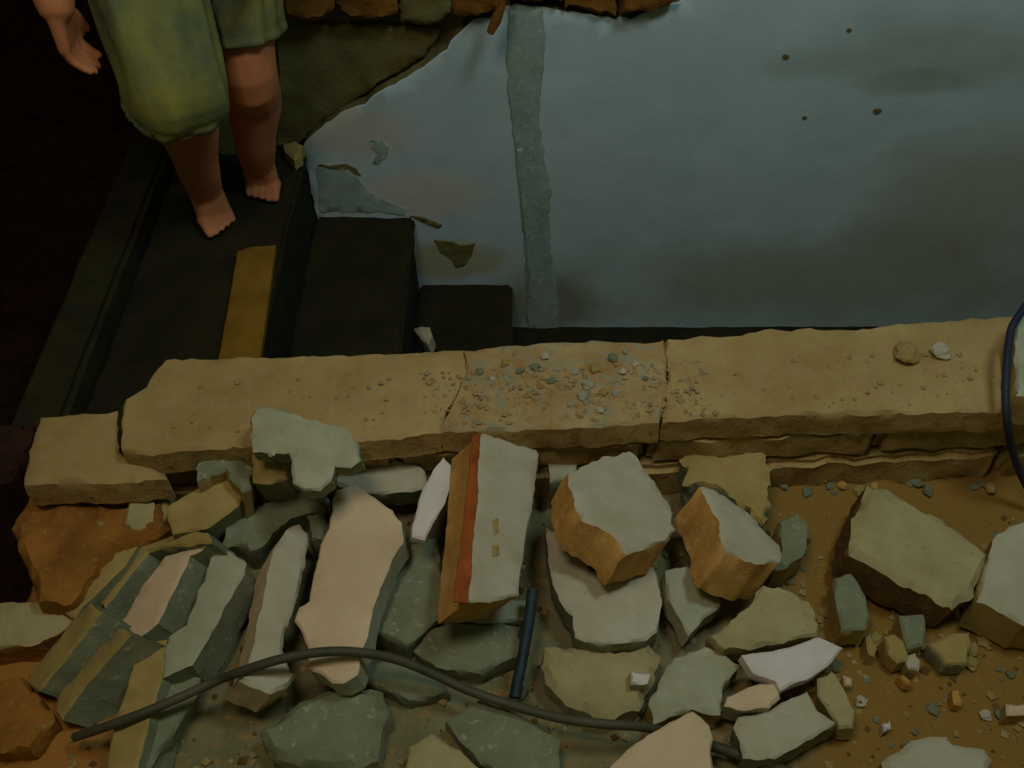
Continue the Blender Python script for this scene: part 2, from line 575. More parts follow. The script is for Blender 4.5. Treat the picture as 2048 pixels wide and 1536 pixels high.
# bricks bared above the plaster
top_bricks = [
 ([(556, -60), (664, -60), (670, 20), (640, 40), (596, 44), (570, 30)], 'masonry_or'),
 ([(668, -60), (790, -60), (792, 30), (770, 40), (700, 36), (676, 22)], 'masonry_or'),
 ([(794, -60), (900, -60), (906, 30), (880, 44), (846, 54), (800, 46)], 'masonry'),
 ([(904, -60), (1004, -60), (1000, 16), (975, 26), (930, 36), (908, 28)], 'masonry_or'),
 ([(1010, -70), (1120, -70), (1124, 4), (1080, 6), (1012, 4)], 'masonry_or'),
 ([(1126, -60), (1230, -60), (1232, 34), (1180, 26), (1128, 14)], 'masonry_or'),
 ([(1236, -60), (1360, -60), (1352, 4), (1300, 24), (1240, 32)], 'masonry_or'),
]
for q, (pp, mm) in enumerate(top_bricks):
    wallpiece('brick', pp, YW - .035 + .008 * (q % 3), .10, mm, wb, rough=.007, jit=.007, step=.012, grid=.016, chamfer=.010, rings=3)
pt = wallpiece('mud_face', [(552, 58), (640, 52), (760, 54), (880, 62), (852, 112), (790, 150), (730, 190), (690, 216), (630, 256), (604, 288), (552, 292)], YW + .022, .05, 'masonry', wb, rough=.006, jit=.006, step=.014, grid=.02, chamfer=.008, rings=2)
pt['label'] = 'olive mud face under the bared bricks'

# ------------------------------------------------------------------ stairs running down to the right along the wall
st = empty('stairs', (-.4, 1.65, 0))
tag(st, 'dark worn stone stairs going down to the right along the pale wall', 'stairs')
XE = (-.846, -.535, -.272, -.006)
for i, zt in enumerate((Z1, Z2, Z3)):
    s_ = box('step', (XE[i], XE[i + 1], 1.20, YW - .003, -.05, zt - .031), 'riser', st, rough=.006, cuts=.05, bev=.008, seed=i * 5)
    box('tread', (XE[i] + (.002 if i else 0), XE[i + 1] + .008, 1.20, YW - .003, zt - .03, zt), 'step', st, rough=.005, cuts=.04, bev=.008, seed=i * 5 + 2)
# the timber kerb on the left side and the plank on the first tread
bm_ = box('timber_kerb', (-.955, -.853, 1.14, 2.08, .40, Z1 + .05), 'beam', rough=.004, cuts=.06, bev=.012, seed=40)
tag(bm_, 'dark square timber kerb along the left side of the stairs', 'timber')
p0 = [(436, 716), (458, 600), (474, 502), (500, 492), (551, 489), (540, 570), (520, 716)]
pk = piece('wooden_plank', p0, Z1 + .022, .020, 'plank', 'yellow wooden plank lying along the edge of the top stair', 'plank', rough=.0005, jit=.0008, chamfer=.003)

# small things on the stairs
piece('stone', [(826, 655), (842, 650), (858, 652), (863, 668), (855, 688), (840, 676)], Z3 + .05, .048, 'plaster', 'small pale stone lying on the lowest dark stair', 'stone', gx=.2, chamfer=.006)
piece('stone', [(566, 284), (590, 279), (606, 288), (602, 308), (588, 318), (570, 300)], Z1 + .035, .034, 'tan_mortar', 'yellowish lump on the top stair against the wall by the right foot', 'stone', chamfer=.008)
# stick hanging at the broken edge
tube('stick', [aty(1007, -30, YW - .075), aty(1004, 8, YW - .075), aty(992, 40, YW - .078), aty(980, 66, YW - .082)], [.008, .009, .012, .008], 'masonry_or', 'short brown stick hanging out of the broken masonry above the wall', 'stick', seg=10)

# ------------------------------------------------------------------ near floor of dirt
def gz(x, y):
    z = ZG + .010 * fb(x, y, 6, 2) + .004 * fb(x, y, 28, 5)
    if y > 1.0: z -= .0
    # the left rim drops away
    rim = -.79 + .02 * fb(y, 0, 9, 3) if y > .68 else -1.25
    if x < rim:
        z -= min(.62, (rim - x) * 5)
    return z
g = link('floor', height_mesh(-1.15, 2.0, -.25, 1.16, 230, gz, -.05), 'soil')
g['kind'] = 'structure'
g['label'] = 'dusty floor of dirt and crumbs under the rubble'
# second soil colour on parts of the floor by real patches
def soil_mix(m):
    nt = m.node_tree; N, L = nt.nodes, nt.links
    b = N['Principled BSDF']
    src = b.inputs['Base Color'].links[0].from_socket
    geo = N.new('ShaderNodeNewGeometry')
    sx = N.new('ShaderNodeSeparateXYZ'); L.new(geo.outputs['Position'], sx.inputs[0])
    nz = N.new('ShaderNodeTexNoise'); nz.inputs['Scale'].default_value = 9; nz.inputs['Detail'].default_value = 7
    L.new(geo.outputs['Position'], nz.inputs['Vector'])
    for (a, bb, colr) in ((.30, .48, (140, 102, 44)), (-.50, -.66, (164, 108, 44))):
        ad = N.new('ShaderNodeMath'); ad.operation = 'MULTIPLY_ADD'
        L.new(nz.outputs['Fac'], ad.inputs[0]); ad.inputs[1].default_value = .3 if a > 0 else -.3
        L.new(sx.outputs['X'], ad.inputs[2])
        mr = N.new('ShaderNodeMapRange')
        k = .15 if a > 0 else -.15
        mr.inputs['From Min'].default_value = a + k; mr.inputs['From Max'].default_value = bb + k
        L.new(ad.outputs[0], mr.inputs['Value'])
        mx = N.new('ShaderNodeMix'); mx.data_type = 'RGBA'
        L.new(mr.outputs['Result'], mx.inputs[0]); L.new(src, mx.inputs[6]); mx.inputs[7].default_value = lin(colr)
        src = mx.outputs[2]
    L.new(src, b.inputs['Base Color'])
soil_mix(M['soil'])

# ------------------------------------------------------------------ the broken wall in front
wf = empty('wall_front', (.1, 1.1, ZG))
wf['kind'] = 'structure'
A_ = [(330, 718), (400, 716), (480, 713), (560, 713), (640, 709), (700, 709), (760, 705), (790, 705), (850, 702), (905, 699), (926, 698), (934, 740), (915, 775), (905, 800), (885, 840), (880, 862),
      (800, 874), (720, 882), (600, 886), (500, 890), (400, 896), (300, 908), (245, 902), (238, 850), (250, 800), (290, 770), (315, 735)]
B_ = [(927, 698), (960, 697), (1000, 690), (1050, 687), (1110, 681), (1150, 684), (1200, 679), (1250, 683), (1290, 684), (1330, 680), (1336, 740), (1332, 800), (1322, 842),
      (1200, 852), (1100, 855), (950, 862), (881, 862), (886, 840), (906, 800), (916, 776), (935, 740)]
C_ = [(1331, 680), (1380, 675), (1400, 668), (1440, 672), (1480, 668), (1540, 655), (1580, 658), (1620, 653), (1680, 658), (1740, 655), (1800, 646), (1900, 640), (2010, 632), (2136, 624),
      (2152, 814), (2000, 822), (1800, 826), (1640, 828), (1500, 832), (1400, 836), (1324, 842), (1333, 800), (1337, 740)]
for nm, pp, mm, lb in (('capstone', A_, 'adobe', 'smooth sandy block at the left of the wall top'), ('capstone', B_, 'adobe_gravel', 'crumbled gravelly stretch of the wall top'), ('capstone', C_, 'adobe', 'long sandy block at the right of the wall top')):
    q = piece(nm, pp, ZT, .055, [mm, 'adobe_low'], parent=wf, rough=.005, jit=.0035, step=.014, grid=.02, chamfer=.005, rings=4, side_rough=.004)
    q['label'] = lb
xr = (1.0, 1.95)
D_ = [px_of((x_, 1.144 + .07 * (x_ + .6) + q_, ZT)) for x_, q_ in ((1.005, .0), (1.3, .006), (1.6, -.004), (1.95, .0))] + [px_of((x_, .955 + .054 * (x_ + .6) + q_, ZT)) for x_, q_ in ((1.95, 0), (1.5, .008), (1.2, -.004), (1.005, 0))]
piece('capstone', D_, ZT, .055, ['adobe', 'adobe_low'], parent=wf, rough=.005, jit=.0035, step=.014, grid=.025, chamfer=.005, rings=4, side_rough=.004)
# courses below the caps
def wall_line(x, back):       # the wall runs slightly away to the right
    return 1.144 + .07 * (x + .6) if back else .955 + .054 * (x + .6)
def course(z0, z1, xs, inset, mm, seed):
    for i in range(len(xs) - 1):
        xa, xb = xs[i] + .004, xs[i + 1] - .004
        me, o0 = box_mesh(xa, xb, 0, .185 - inset, z0, z1, rough=.009, cuts=.025, bev=.010, seed=seed + i * 3)
        ang = math.atan(.056)
        ob = link('brick', me, mm[i % len(mm)], wf)
        xc = (xa + xb) / 2
        ob.rotation_euler = (0, 0, ang)
        ob.location = Vector((xc, wall_line(xc, False) + inset + (.185 - inset) / 2, z0)) - wf.location
course(.775, .846, [-.60, -.20, .225, .62, 1.12, 1.55, 1.95], .010, ['adobe_low', 'adobe_low'], 1)
course(.69, .773, [-.62, -.36, .02, .40, .86, 1.36, 1.95], .001, ['adobe_low', 'tan_mortar', 'adobe_low'], 31)
piece('block', [(80, 832), (150, 826), (232, 819), (236, 900), (250, 910), (330, 946), (334, 954), (200, 966), (120, 964), (44, 966), (58, 900)], .868, .060, ['adobe', 'adobe_low'],
      'sandy block with square edges at left end of the broken wall', 'block', rough=.003, jit=.003, step=.012, grid=.02, chamfer=.007)
piece('earth_lump', [(60, 985), (140, 1000), (250, 1006), (330, 985), (336, 1050), (310, 1072), (225, 1096), (170, 1150), (140, 1200), (70, 1196), (52, 1130), (20, 1055)], .795, .11, 'soil_orange',
      'crumbling orange earth lump below the sandy block at the left', 'earth', rough=.012, jit=.008, step=.012, grid=.016, chamfer=.012, taper=-.012, side_rough=.008)

# ------------------------------------------------------------------ rubble
PG, PK, PP, PW, GM, TM = 'plaster_grey', 'plaster_pink', 'plaster', 'plaster_white', 'green_mortar_and_shade', 'tan_mortar'
BR, BRR, BD = 'brick', 'brick_red', 'brick_dark'
def R(name, px, z, t, mats, label, gx=0, gy=0, cat=None, **kw):
    return piece(name, px, z, t, mats, label, cat or name.split('_')[-1], gx, gy, **kw)

# row leaning against the wall
R('mortar_slab', [(498, 838), (512, 815), (542, 811), (612, 834), (690, 856), (716, 884), (722, 922), (702, 934), (668, 932), (662, 962), (640, 980), (608, 980), (584, 966), (578, 904), (505, 904)], .942, .036, [PG, GM],
  'large grey mortar slab leaning on the wall top at left', gy=.28, rough=.004)
R('brick_fragment', [(503, 906), (574, 904), (572, 960), (540, 968), (506, 964)], .872, .15, [TM, GM], 'tan brick fragment under the large grey leaning slab', gy=.3, cat='brick')
R('mortar_lump', [(393, 936), (427, 893), (461, 895), (490, 920), (504, 945), (505, 975), (489, 984), (448, 942), (395, 962)], .862, .145, [GM, TM], 'crumbly mortar lump behind the tilted tan brick', rough=.006, jit=.005, gx=-.15, cat='mortar')
R('brick_fragment', [(335, 1011), (448, 941), (478, 962), (489, 984), (478, 1011), (413, 1058), (345, 1066), (336, 1040)], .83, .06, [TM, GM], 'tilted tan brick piece beside the orange earth lump', gx=-.12, gy=.15, cat='brick')
R('mortar_shard', [(314, 979), (342, 974), (338, 1006), (332, 1042), (312, 1052)], .79, .07, ['beige', 'beige'], 'narrow tan shard standing left of the tilted tan brick', cat='shard')
R('mortar_lump', [(256, 1000), (306, 988), (308, 1040), (276, 1060), (250, 1045)], .802, .06, ['beige', 'soil_orange'], 'rounded tan lump on the orange earth lump', cat='mortar', rough=.004)
R('mortar_flake', [(673, 929), (710, 934), (749, 932), (793, 917), (830, 930), (852, 941), (846, 978), (800, 984), (755, 990), (700, 978), (670, 968)], .805, .05, [PP, GM], 'flat pale flake behind the long pinkish slab', gy=.15, cat='flake', rough=.004)
R('mortar_lump', [(446, 1058), (468, 1030), (520, 1008), (556, 990), (610, 986), (658, 992), (656, 1024), (600, 1026), (560, 1050), (526, 1092), (500, 1100), (478, 1094), (444, 1088)], .775, .075, [GM, GM], 'dusty heap of mortar between the brick stack and the long slab', rough=.007, jit=.006, gx=-.1, cat='mortar')
R('mortar_lump', [(612, 1030), (650, 1024), (662, 1050), (648, 1084), (620, 1080)], .765, .055, [GM, GM], 'small olive lump at the left side of the long pinkish slab', rough=.005, cat='mortar')

# bricks on edge, stacked at the left
def Z2px(l, ox=0, oy=1011, k=.3418):
    return [(x * k + ox, y * k + oy) for x, y in l]
SG = 'bricks on edge in the left stack'
def E(l, z, t, label, gx=.45, gy=0, m=None, **kw):  # olive side colour paints the shade on the bricks' right faces
    return R('brick', Z2px(l), z, t, m or [TM, GM], label, gx, gy, group=SG, cat='brick', rough=.0022, jit=.003, **kw)
E([(560, 330), (700, 255), (800, 235), (760, 300), (640, 430), (530, 545), (430, 655), (330, 605), (400, 490)], .772, .07, 'outermost brick on edge in upper row of left stack', gx=.25)
E([(800, 240), (1000, 175), (1100, 150), (1210, 150), (1232, 215), (1000, 240), (860, 275), (740, 430), (610, 600), (540, 550), (650, 430), (740, 330)], .785, .07, 'long curved brick on edge second in upper row of left stack', gx=.5)
E([(960, 290), (1080, 255), (1230, 232), (1110, 290), (1030, 460), (920, 690), (790, 778), (705, 680), (800, 510), (900, 380)], .79, .075, 'pinkish brick on edge third in upper row of left stack', gx=.5, m=[PK, GM])
E([(1245, 250), (1360, 262), (1435, 335), (1428, 400), (1330, 560), (1220, 770), (1120, 930), (950, 1000), (975, 760), (1085, 690), (1190, 430)], .80, .075, 'broad grey brick on edge fourth in upper row of left stack', gx=.12, m=[PG, GM])
E([(525, 570), (590, 625), (480, 760), (330, 960), (225, 1085), (150, 1050), (190, 950), (330, 790), (410, 670)], .766, .075, 'tan brick on edge outermost in lower row of left stack', gx=.75)
E([(690, 722), (765, 745), (600, 930), (440, 1130), (350, 1250), (320, 1225), (330, 1120), (560, 850)], .776, .075, 'brick on edge with thin lit rim, second in lower row of left stack', gx=.80, gy=.05, m=[TM, GM])  # tan rim is coloured as lit, olive flank as shaded
E([(800, 800), (970, 785), (950, 1000), (890, 1180), (850, 1340), (790, 1560), (625, 1560), (635, 1440), (660, 1250), (740, 1060)], .782, .08, 'long tan brick on edge crossed by the black cable', gx=.3)
E([(985, 790), (1100, 945), (1190, 900), (1160, 1090), (1020, 1330), (860, 1560), (800, 1560), (860, 1340), (900, 1180), (960, 1000)], .765, .07, 'dull olive brick on edge right of the long tan brick under the cable', gx=-.2, m=[GM, GM])
R('plaster_slab', [(490, 1352), (512, 1280), (530, 1180), (548, 1100), (572, 1060), (601, 1045), (617, 1064), (614, 1112), (600, 1180), (574, 1257), (566, 1300), (585, 1340), (600, 1345), (580, 1372), (545, 1388), (480, 1358)], .81, .075, [PP, PK],  # pinkish side puts the warm light on the left facet into colour
  'long rounded pale slab between the brick stack and pinkish slab', gx=-.55, rough=.003, chamfer=.006)
R('plaster_slab', [(670, 979), (711, 967), (749, 994), (784, 1020), (802, 1044), (805, 1085), (790, 1108), (758, 1175), (743, 1230), (734, 1262), (726, 1291), (714, 1350), (687, 1367), (664, 1364), (640, 1344), (614, 1335), (617, 1291), (605, 1268), (588, 1241), (597, 1212), (617, 1200), (626, 1145), (640, 1088), (658, 1055), (662, 1010)], .815, .045, [PK, PG],  # grey side puts the shade on the right facet into colour
  'biggest flat pinkish plaster slab with jagged outline', gx=.16, rough=.0012, jit=.0035)
R('plaster_shard', [(887, 912), (907, 930), (904, 970), (890, 1003), (863, 1058), (852, 1079), (825, 1073), (828, 1044), (849, 968)], .835, .014, [PW, PW], 'thin white shard standing left of the striped brick', gx=-.35, rough=.001)
R('mortar_slab', [(808, 1090), (876, 1075), (890, 1190), (880, 1236), (846, 1268), (812, 1292), (745, 1262), (764, 1180)], .755, .05, [GM, GM], 'olive slab lying flat between pinkish slab and striped brick', rough=.004)
R('mortar_slab', [(884, 1208), (1066, 1196), (1056, 1238), (990, 1248), (900, 1236)], .752, .045, [PG, GM], 'grey slab edge showing under the foot of striped brick', rough=.003)
R('mortar_slab', [(826, 1300), (866, 1256), (900, 1244), (1042, 1250), (1034, 1312), (962, 1346), (872, 1334)], .748, .04, [GM, GM], 'brownish slab in front of the striped brick behind the cable', rough=.003)
R('mortar_slab', [(718, 1320), (800, 1322), (880, 1352), (900, 1384), (820, 1400), (770, 1376), (716, 1362)], .742, .04, [GM, GM], 'dull slab under the crest of the black cable', rough=.004)
# the striped brick
sb = R('brick', [(958, 868), (972, 866), (1027, 883), (1074, 897), (1080, 909), (1068, 1003), (1054, 1073), (1039, 1190), (980, 1202), (936, 1203), (940, 1120), (950, 1000)], .870, .085, [PP, BR],
  'big brick with pale plaster face and orange striped clay side', gx=-.66, gy=.04, rough=.0018, jit=.0012)
pl_ = PLANE[0]
sg = piece('clay_stripe', [(946, 870), (962, 867), (955, 1000), (944, 1120), (938, 1204), (908, 1203), (920, 1120), (934, 1000)], 0, .004, BRR, parent=sb, plane=(pl_[0] + pl_[1] * .0015, pl_[1]), rough=.002, jit=.002, chamfer=.002)
sg['label'] = 'rusty groove along the plaster edge'
for sp_ in ([(986, 1040), (996, 1036), (998, 1062), (990, 1068)], [(984, 1092), (998, 1090), (998, 1110), (986, 1112)]):
    piece('chip_mark', sp_, 0, .003, 'adobe_low', parent=sb, plane=(pl_[0] + pl_[1] * .0012, pl_[1]), rough=.0005, jit=.001, chamfer=.0005, grid=.008)

R('brick', [(1138, 941), (1200, 918), (1258, 900), (1278, 914), (1296, 944), (1346, 1017), (1350, 1061), (1331, 1087), (1255, 1105), (1217, 1064), (1164, 1034), (1146, 999)], .868, .075, [PP, BR],
  'pale faced brick with broken orange side, tilted beside striped brick', gx=-.42, gy=-.22, rough=.002, jit=.004, side_rough=.006)
R('brick', [(1401, 970), (1431, 979), (1498, 1026), (1527, 1058), (1563, 1093), (1560, 1122), (1513, 1125), (1457, 1105), (1442, 1070), (1437, 1040), (1416, 993)], .852, .085, [PP, BR],
  'wedge shaped brick with orange underside and narrow pale face', gx=-.50, gy=-.30, rough=.002, jit=.003, side_rough=.005)
R('brick_fragment', [(1368, 914), (1410, 905), (1470, 908), (1527, 902), (1545, 929), (1545, 964), (1536, 1011), (1524, 1046), (1480, 1010), (1431, 972), (1372, 973)], .80, .07, [TM, GM], 'crumbling tan brick end against the foot of broken wall', rough=.010, jit=.006, cat='brick')
R('mortar_lump', [(1097, 920), (1126, 916), (1155, 926), (1150, 948), (1120, 960), (1100, 966)], .79, .06, [PG, GM], 'small pale lump behind the tilted orange sided brick', cat='mortar', rough=.004)
R('mortar_lump', [(1556, 1044), (1596, 1020), (1620, 1056), (1608, 1108), (1572, 1136), (1548, 1138), (1566, 1094)], .768, .06, [GM, TM], 'dull tan lump at the right side of wedge shaped brick', cat='mortar', rough=.004)
R('plaster_slab', [(1091, 1052), (1129, 1072), (1182, 1140), (1223, 1146), (1258, 1125), (1308, 1131), (1325, 1181), (1322, 1218), (1316, 1262), (1293, 1279), (1205, 1291), (1149, 1276), (1144, 1232), (1126, 1209), (1103, 1168)], .785, .05, [PP, GM],
  'broad pale slab under the tilted orange sided brick', rough=.003)
R('plaster_slab', [(1091, 1297), (1140, 1290), (1205, 1302), (1262, 1300), (1296, 1286), (1319, 1310), (1311, 1356), (1278, 1417), (1229, 1432), (1188, 1429), (1132, 1405), (1094, 1364), (1082, 1329)], .762, .055, ['beige', PP],
  'rounded tan slab just right of the steel rod', rough=.005, chamfer=.012, gy=.1)
R('plaster_shard', [(1258, 1340), (1300, 1346), (1296, 1366), (1262, 1368)], .784, .02, [PW, PP], 'small white chip lying on the rounded tan slab', cat='shard')
R('slate_piece', [(1331, 1139), (1375, 1130), (1410, 1162), (1439, 1189), (1442, 1209), (1410, 1235), (1378, 1271), (1360, 1235), (1336, 1190)], .772, .04, [PG, PP], 'grey triangular flat piece below the wedge shaped brick', cat='slab', gx=-.1)
R('mortar_slab', [(1524, 1171), (1559, 1174), (1618, 1203), (1638, 1250), (1634, 1270), (1565, 1284), (1500, 1292), (1448, 1300), (1416, 1274), (1457, 1250), (1498, 1212)], .785, .05, ['beige', 'beige'], 'layered tan slab above the bright white slab', gy=.12, rough=.005, jit=.004)
R('plaster_slab', [(1483, 1309), (1536, 1302), (1590, 1288), (1638, 1272), (1659, 1279), (1688, 1294), (1665, 1323), (1624, 1353), (1562, 1379), (1553, 1361), (1507, 1344)], .782, .022, [PW, PW], 'bright white slab with pointed right end', gx=-.12, gy=.02, rough=.001)
R('plaster_slab', [(1452, 1395), (1518, 1364), (1556, 1367), (1559, 1394), (1539, 1417), (1490, 1418), (1448, 1412)], .775, .045, [PK, PP], 'small pinkish slab left under the bright white slab', rough=.002)
R('plaster_slab', [(1477, 1434), (1540, 1420), (1565, 1405), (1615, 1382), (1635, 1420), (1674, 1446), (1635, 1470), (1550, 1517), (1486, 1517), (1480, 1481), (1466, 1455)], .765, .05, [PP, GM], 'flat grey slab with a corner pointing right, under white slab', rough=.002, gx=.04)
R('plaster_slab', [(1635, 1356), (1662, 1341), (1691, 1379), (1709, 1423), (1709, 1455), (1677, 1458), (1665, 1435), (1633, 1391)], .757, .045, ['beige', 'beige'], 'narrow cream slab at the right end of rubble row', gx=.2, rough=.002)
R('mortar_slab', [(1346, 1314), (1410, 1291), (1446, 1306), (1480, 1330), (1446, 1376), (1440, 1430), (1384, 1418), (1308, 1449), (1296, 1408), (1322, 1356)], .758, .05, [PG, TM], 'dusty grey brown slab left of the small pinkish slab', rough=.004)
R('plaster_slab', [(1196, 1560), (1264, 1490), (1320, 1456), (1384, 1420), (1420, 1450), (1424, 1490), (1428, 1560)], .782, .06, [PK, TM], 'pinkish pointed slab at the bottom edge covering the cable end', rough=.003)
R('mortar_slab', [(518, 1461), (560, 1428), (597, 1400), (676, 1369), (764, 1379), (778, 1423), (760, 1467), (756, 1520), (690, 1540), (617, 1538), (535, 1508)], .762, .07, [GM, PG], 'big olive block in front of the cable at bottom', rough=.006, chamfer=.012)
R('mortar_slab', [(818, 1492), (862, 1466), (920, 1500), (980, 1556), (806, 1560)], .752, .05, ['beige', 'beige'], 'tan slab cut by the bottom edge right of olive block', rough=.002)
R('mortar_slab', [(890, 1440), (960, 1398), (1040, 1430), (1120, 1480), (1116, 1560), (1000, 1556), (930, 1490)], .752, .05, [GM, PG], 'dull grey slab at bottom below the steel rod', rough=.004)
R('plaster_slab', [(1764, 1522), (1826, 1478), (1896, 1467), (1908, 1487), (1972, 1496), (1986, 1518), (1970, 1560), (1780, 1560)], .755, .05, [PP, TM], 'pale grey slab alone on dirt at the lower right', rough=.002, chamfer=.008)
R('block', [(1740, 966), (1792, 984), (1880, 1030), (1960, 1085), (1984, 1112), (1950, 1185), (1912, 1216), (1800, 1160), (1700, 1104), (1712, 1036)], .800, .078, ['beige', 'soil_brown'], 'large brown block with dark gap below it at the right', gx=-.12, gy=.06, rough=.004, jit=.004, chamfer=.012)
R('block', [(1968, 1135), (1996, 1066), (2046, 1040), (2110, 1050), (2110, 1250), (2050, 1248), (2010, 1226), (1955, 1204)], .80, .08, [PP, TM], 'pale block cut by the right edge beside the brown block', rough=.004)
R('block', [(2030, 655), (2048, 612), (2120, 600), (2130, 760), (2120, 800), (2034, 792)], .965, .065, [PG, TM], 'pale block on the wall top at the right edge behind the cable', rough=.004)
SP = 'chips of rubble on the dirt at right'
R('brick_chip', [(1797, 1230), (1849, 1227), (1852, 1262), (1850, 1291), (1817, 1297), (1806, 1266)], .752, .035, [GM, TM], 'grey green chip shaped like a tooth under the brown block', cat='chip', group=SP)
R('brick_chip', [(1770, 1274), (1790, 1268), (1814, 1285), (1814, 1320), (1796, 1326), (1776, 1306)], .745, .035, [TM, TM], 'tan chip left below the tooth shaped chip', cat='chip', group=SP)
R('brick_chip', [(1855, 1287), (1900, 1268), (1943, 1262), (1937, 1329), (1893, 1328)], .745, .035, [TM, GM], 'five sided tan chip in the dirt, largest there', cat='chip', group=SP)
R('brick_chip', [(1668, 1153), (1703, 1145), (1730, 1190), (1741, 1230), (1736, 1260), (1684, 1262), (1672, 1200)], .765, .05, [GM, TM], 'upright dull chip left below the large brown block', cat='chip', group=SP)
R('brick_chip', [(2010, 1408), (2060, 1404), (2060, 1428), (2014, 1430)], .738, .03, [PK, TM], 'pinkish chip at the right edge on bare dirt', cat='chip', group=SP)
R('brick_chip', [(1905, 1378), (1920, 1376), (1926, 1400), (1924, 1410), (1910, 1408)], .728, .02, [BR, BR], 'small upright orange chip alone on dirt', cat='chip', group=SP)
R('brick_chip', [(1798, 1350), (1806, 1348), (1826, 1364), (1826, 1370), (1814, 1370)], .728, .02, [BR, BR], 'slim orange chip lying slantwise on dirt', cat='chip', group=SP)
R('brick_chip', [(1730, 1268), (1742, 1262), (1752, 1290), (1750, 1312), (1738, 1306)], .735, .03, [TM, TM], 'narrow upright tan chip left of the other chips', cat='chip', group=SP)
R('brick_chip', [(1686, 1350), (1706, 1356), (1704, 1372), (1688, 1370)], .73, .025, [PK, TM], 'little pinkish chip right of the cream slab', cat='chip', group=SP)
R('brick_chip', [(1764, 1446), (1780, 1440), (1784, 1456), (1768, 1462)], .728, .022, [PW, PP], 'little white chip on dirt at lower right', cat='chip', group=SP)
R('brick_chip', [(1810, 1312), (1830, 1302), (1842, 1318), (1838, 1342), (1818, 1336)], .738, .03, [PP, TM], 'pale chip touching the tan chip from below', cat='chip', group=SP)
# left bottom
R('mortar_lump', [(0, 1205), (60, 1200), (110, 1212), (150, 1240), (110, 1270), (60, 1290), (-30, 1300)], .755, .06, ['beige', 'soil_orange'], 'tan earth lump at the left edge below the orange earth', cat='mortar', rough=.006)
R('mortar_lump', [(-40, 1370), (40, 1350), (80, 1400), (110, 1440), (60, 1500), (-40, 1500)], .745, .05, ['soil_orange', 'soil_orange'], 'orange earth lump at the lower left corner', cat='mortar', rough=.006)
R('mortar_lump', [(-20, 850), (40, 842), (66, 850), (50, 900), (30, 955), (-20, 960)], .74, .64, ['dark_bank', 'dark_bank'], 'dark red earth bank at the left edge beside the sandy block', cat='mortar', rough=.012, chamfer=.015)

# ------------------------------------------------------------------ cables and rod
cz = [(150, 1474, .742), (230, 1447, .79), (330, 1408, .80), (430, 1363, .80), (480, 1344, .828), (540, 1324, .842), (600, 1310, .846), (660, 1303, .842), (720, 1305, .836), (790, 1318, .812), (860, 1345, .79), (940, 1382, .775), (1040, 1415, .77), (1120, 1436, .772), (1200, 1447, .775), (1280, 1453, .765), (1330, 1462, .735)]
tube('cable', spline([atz(*p) for p in cz], 8), .0068, 'cable', 'black cable arching across the rubble from lower left to bottom centre', 'cable')
cz2 = [(2062, 596, 1.0), (2040, 628, .99), (2022, 660, .98), (2014, 720, .968), (2011, 780, .952), (2014, 840, .922), (2022, 890, .865), (2038, 940, .80), (2062, 990, .745)]
tube('cable', spline([atz(*p) for p in cz2], 8), .0062, 'cable_blue', 'dark blue cable looping over the wall top at the right edge', 'cable')
cz3 = [(1424, 1492, .735), (1450, 1500, .738), (1490, 1514, .742), (1530, 1528, .73), (1580, 1545, .725)]
tube('cable', spline([atz(*p) for p in cz3], 8), .008, 'cable', 'short black cable end coming out right of the pointed slab', 'cable')
rd = empty('steel_rod', atz(1030, 1395, .76))
tag(rd, 'blue grey steel rod stuck upright among slabs below the striped brick', 'rod')
tube('bar', [atz(1066, 1180, .80), atz(1058, 1240, .79), atz(1046, 1310, .78), atz(1034, 1370, .772), atz(1030, 1396, .768)], .0085, 'rod', parent=rd)
tube('foot', [atz(1016, 1396, .760), atz(1028, 1402, .762), atz(1044, 1394, .762), atz(1052, 1378, .764)], .006, 'cable', parent=rd)

# ------------------------------------------------------------------ gravel
def lump_mesh(sd):
    bm = bmesh.new()
    bmesh.ops.create_icosphere(bm, subdivisions=2, radius=1)
    for v in bm.verts:
        v.co *= 1 + .5 * noise.noise(v.co * 1.3 + Vector((sd, 0, 0)))
        v.co.z *= .7
    lo = min(v.co.z for v in bm.verts)
    for v in bm.verts: v.co.z -= lo
    me = bpy.data.meshes.new('pebble')
    bm.to_mesh(me); bm.free()
    for p in me.polygons: p.use_smooth = False
    return me
PM = {}
for mm in ('plaster', 'plaster_grey', 'tan_mortar', 'brick', 'green_mortar_and_shade'):
    for k in range(3):
        me = lump_mesh(k * 5.3 + len(PM)); me.materials.append(M[mm]); PM.setdefault(mm, []).append(me)
def pebble(px, py, z, r, mm, label, group):
    o = bpy.data.objects.new('pebble', RND.choice(PM[mm]))
    COL.objects.link(o)
    o.location = atz(px, py, z)
    s = r
    o.scale = (s * RND.uniform(.8, 1.25), s * RND.uniform(.8, 1.2), s * RND.uniform(.7, 1.0))
    o.rotation_euler = (0, 0, RND.uniform(0, 6.28))
    tag(o, label, 'pebble', group)
L1 = 'small pebble among the gravel on the crumbled middle of the wall top'
for (x, y, r) in ((1010, 730, 11), (1040, 745, 9), (1070, 736, 10), (1150, 745, 11), (1190, 740, 13), (1225, 720, 12), (1245, 745, 9), (1100, 765, 8), (960, 745, 9), (985, 760, 8), (1175, 775, 14), (1165, 795, 12), (1205, 790, 12), (1230, 790, 10), (1270, 730, 9),
                  (1060, 790, 7), (1115, 740, 8), (1140, 812, 8), (965, 790, 8), (1010, 820, 7), (1290, 760, 8), (1090, 715, 9), (1030, 712, 8), (1250, 705, 8)):
    pebble(x, y, ZT - .002, r / 1400, RND.choice(['plaster_grey', 'plaster', 'green_mortar_and_shade', 'tan_mortar']), L1, 'gravel pebbles on the wall top')
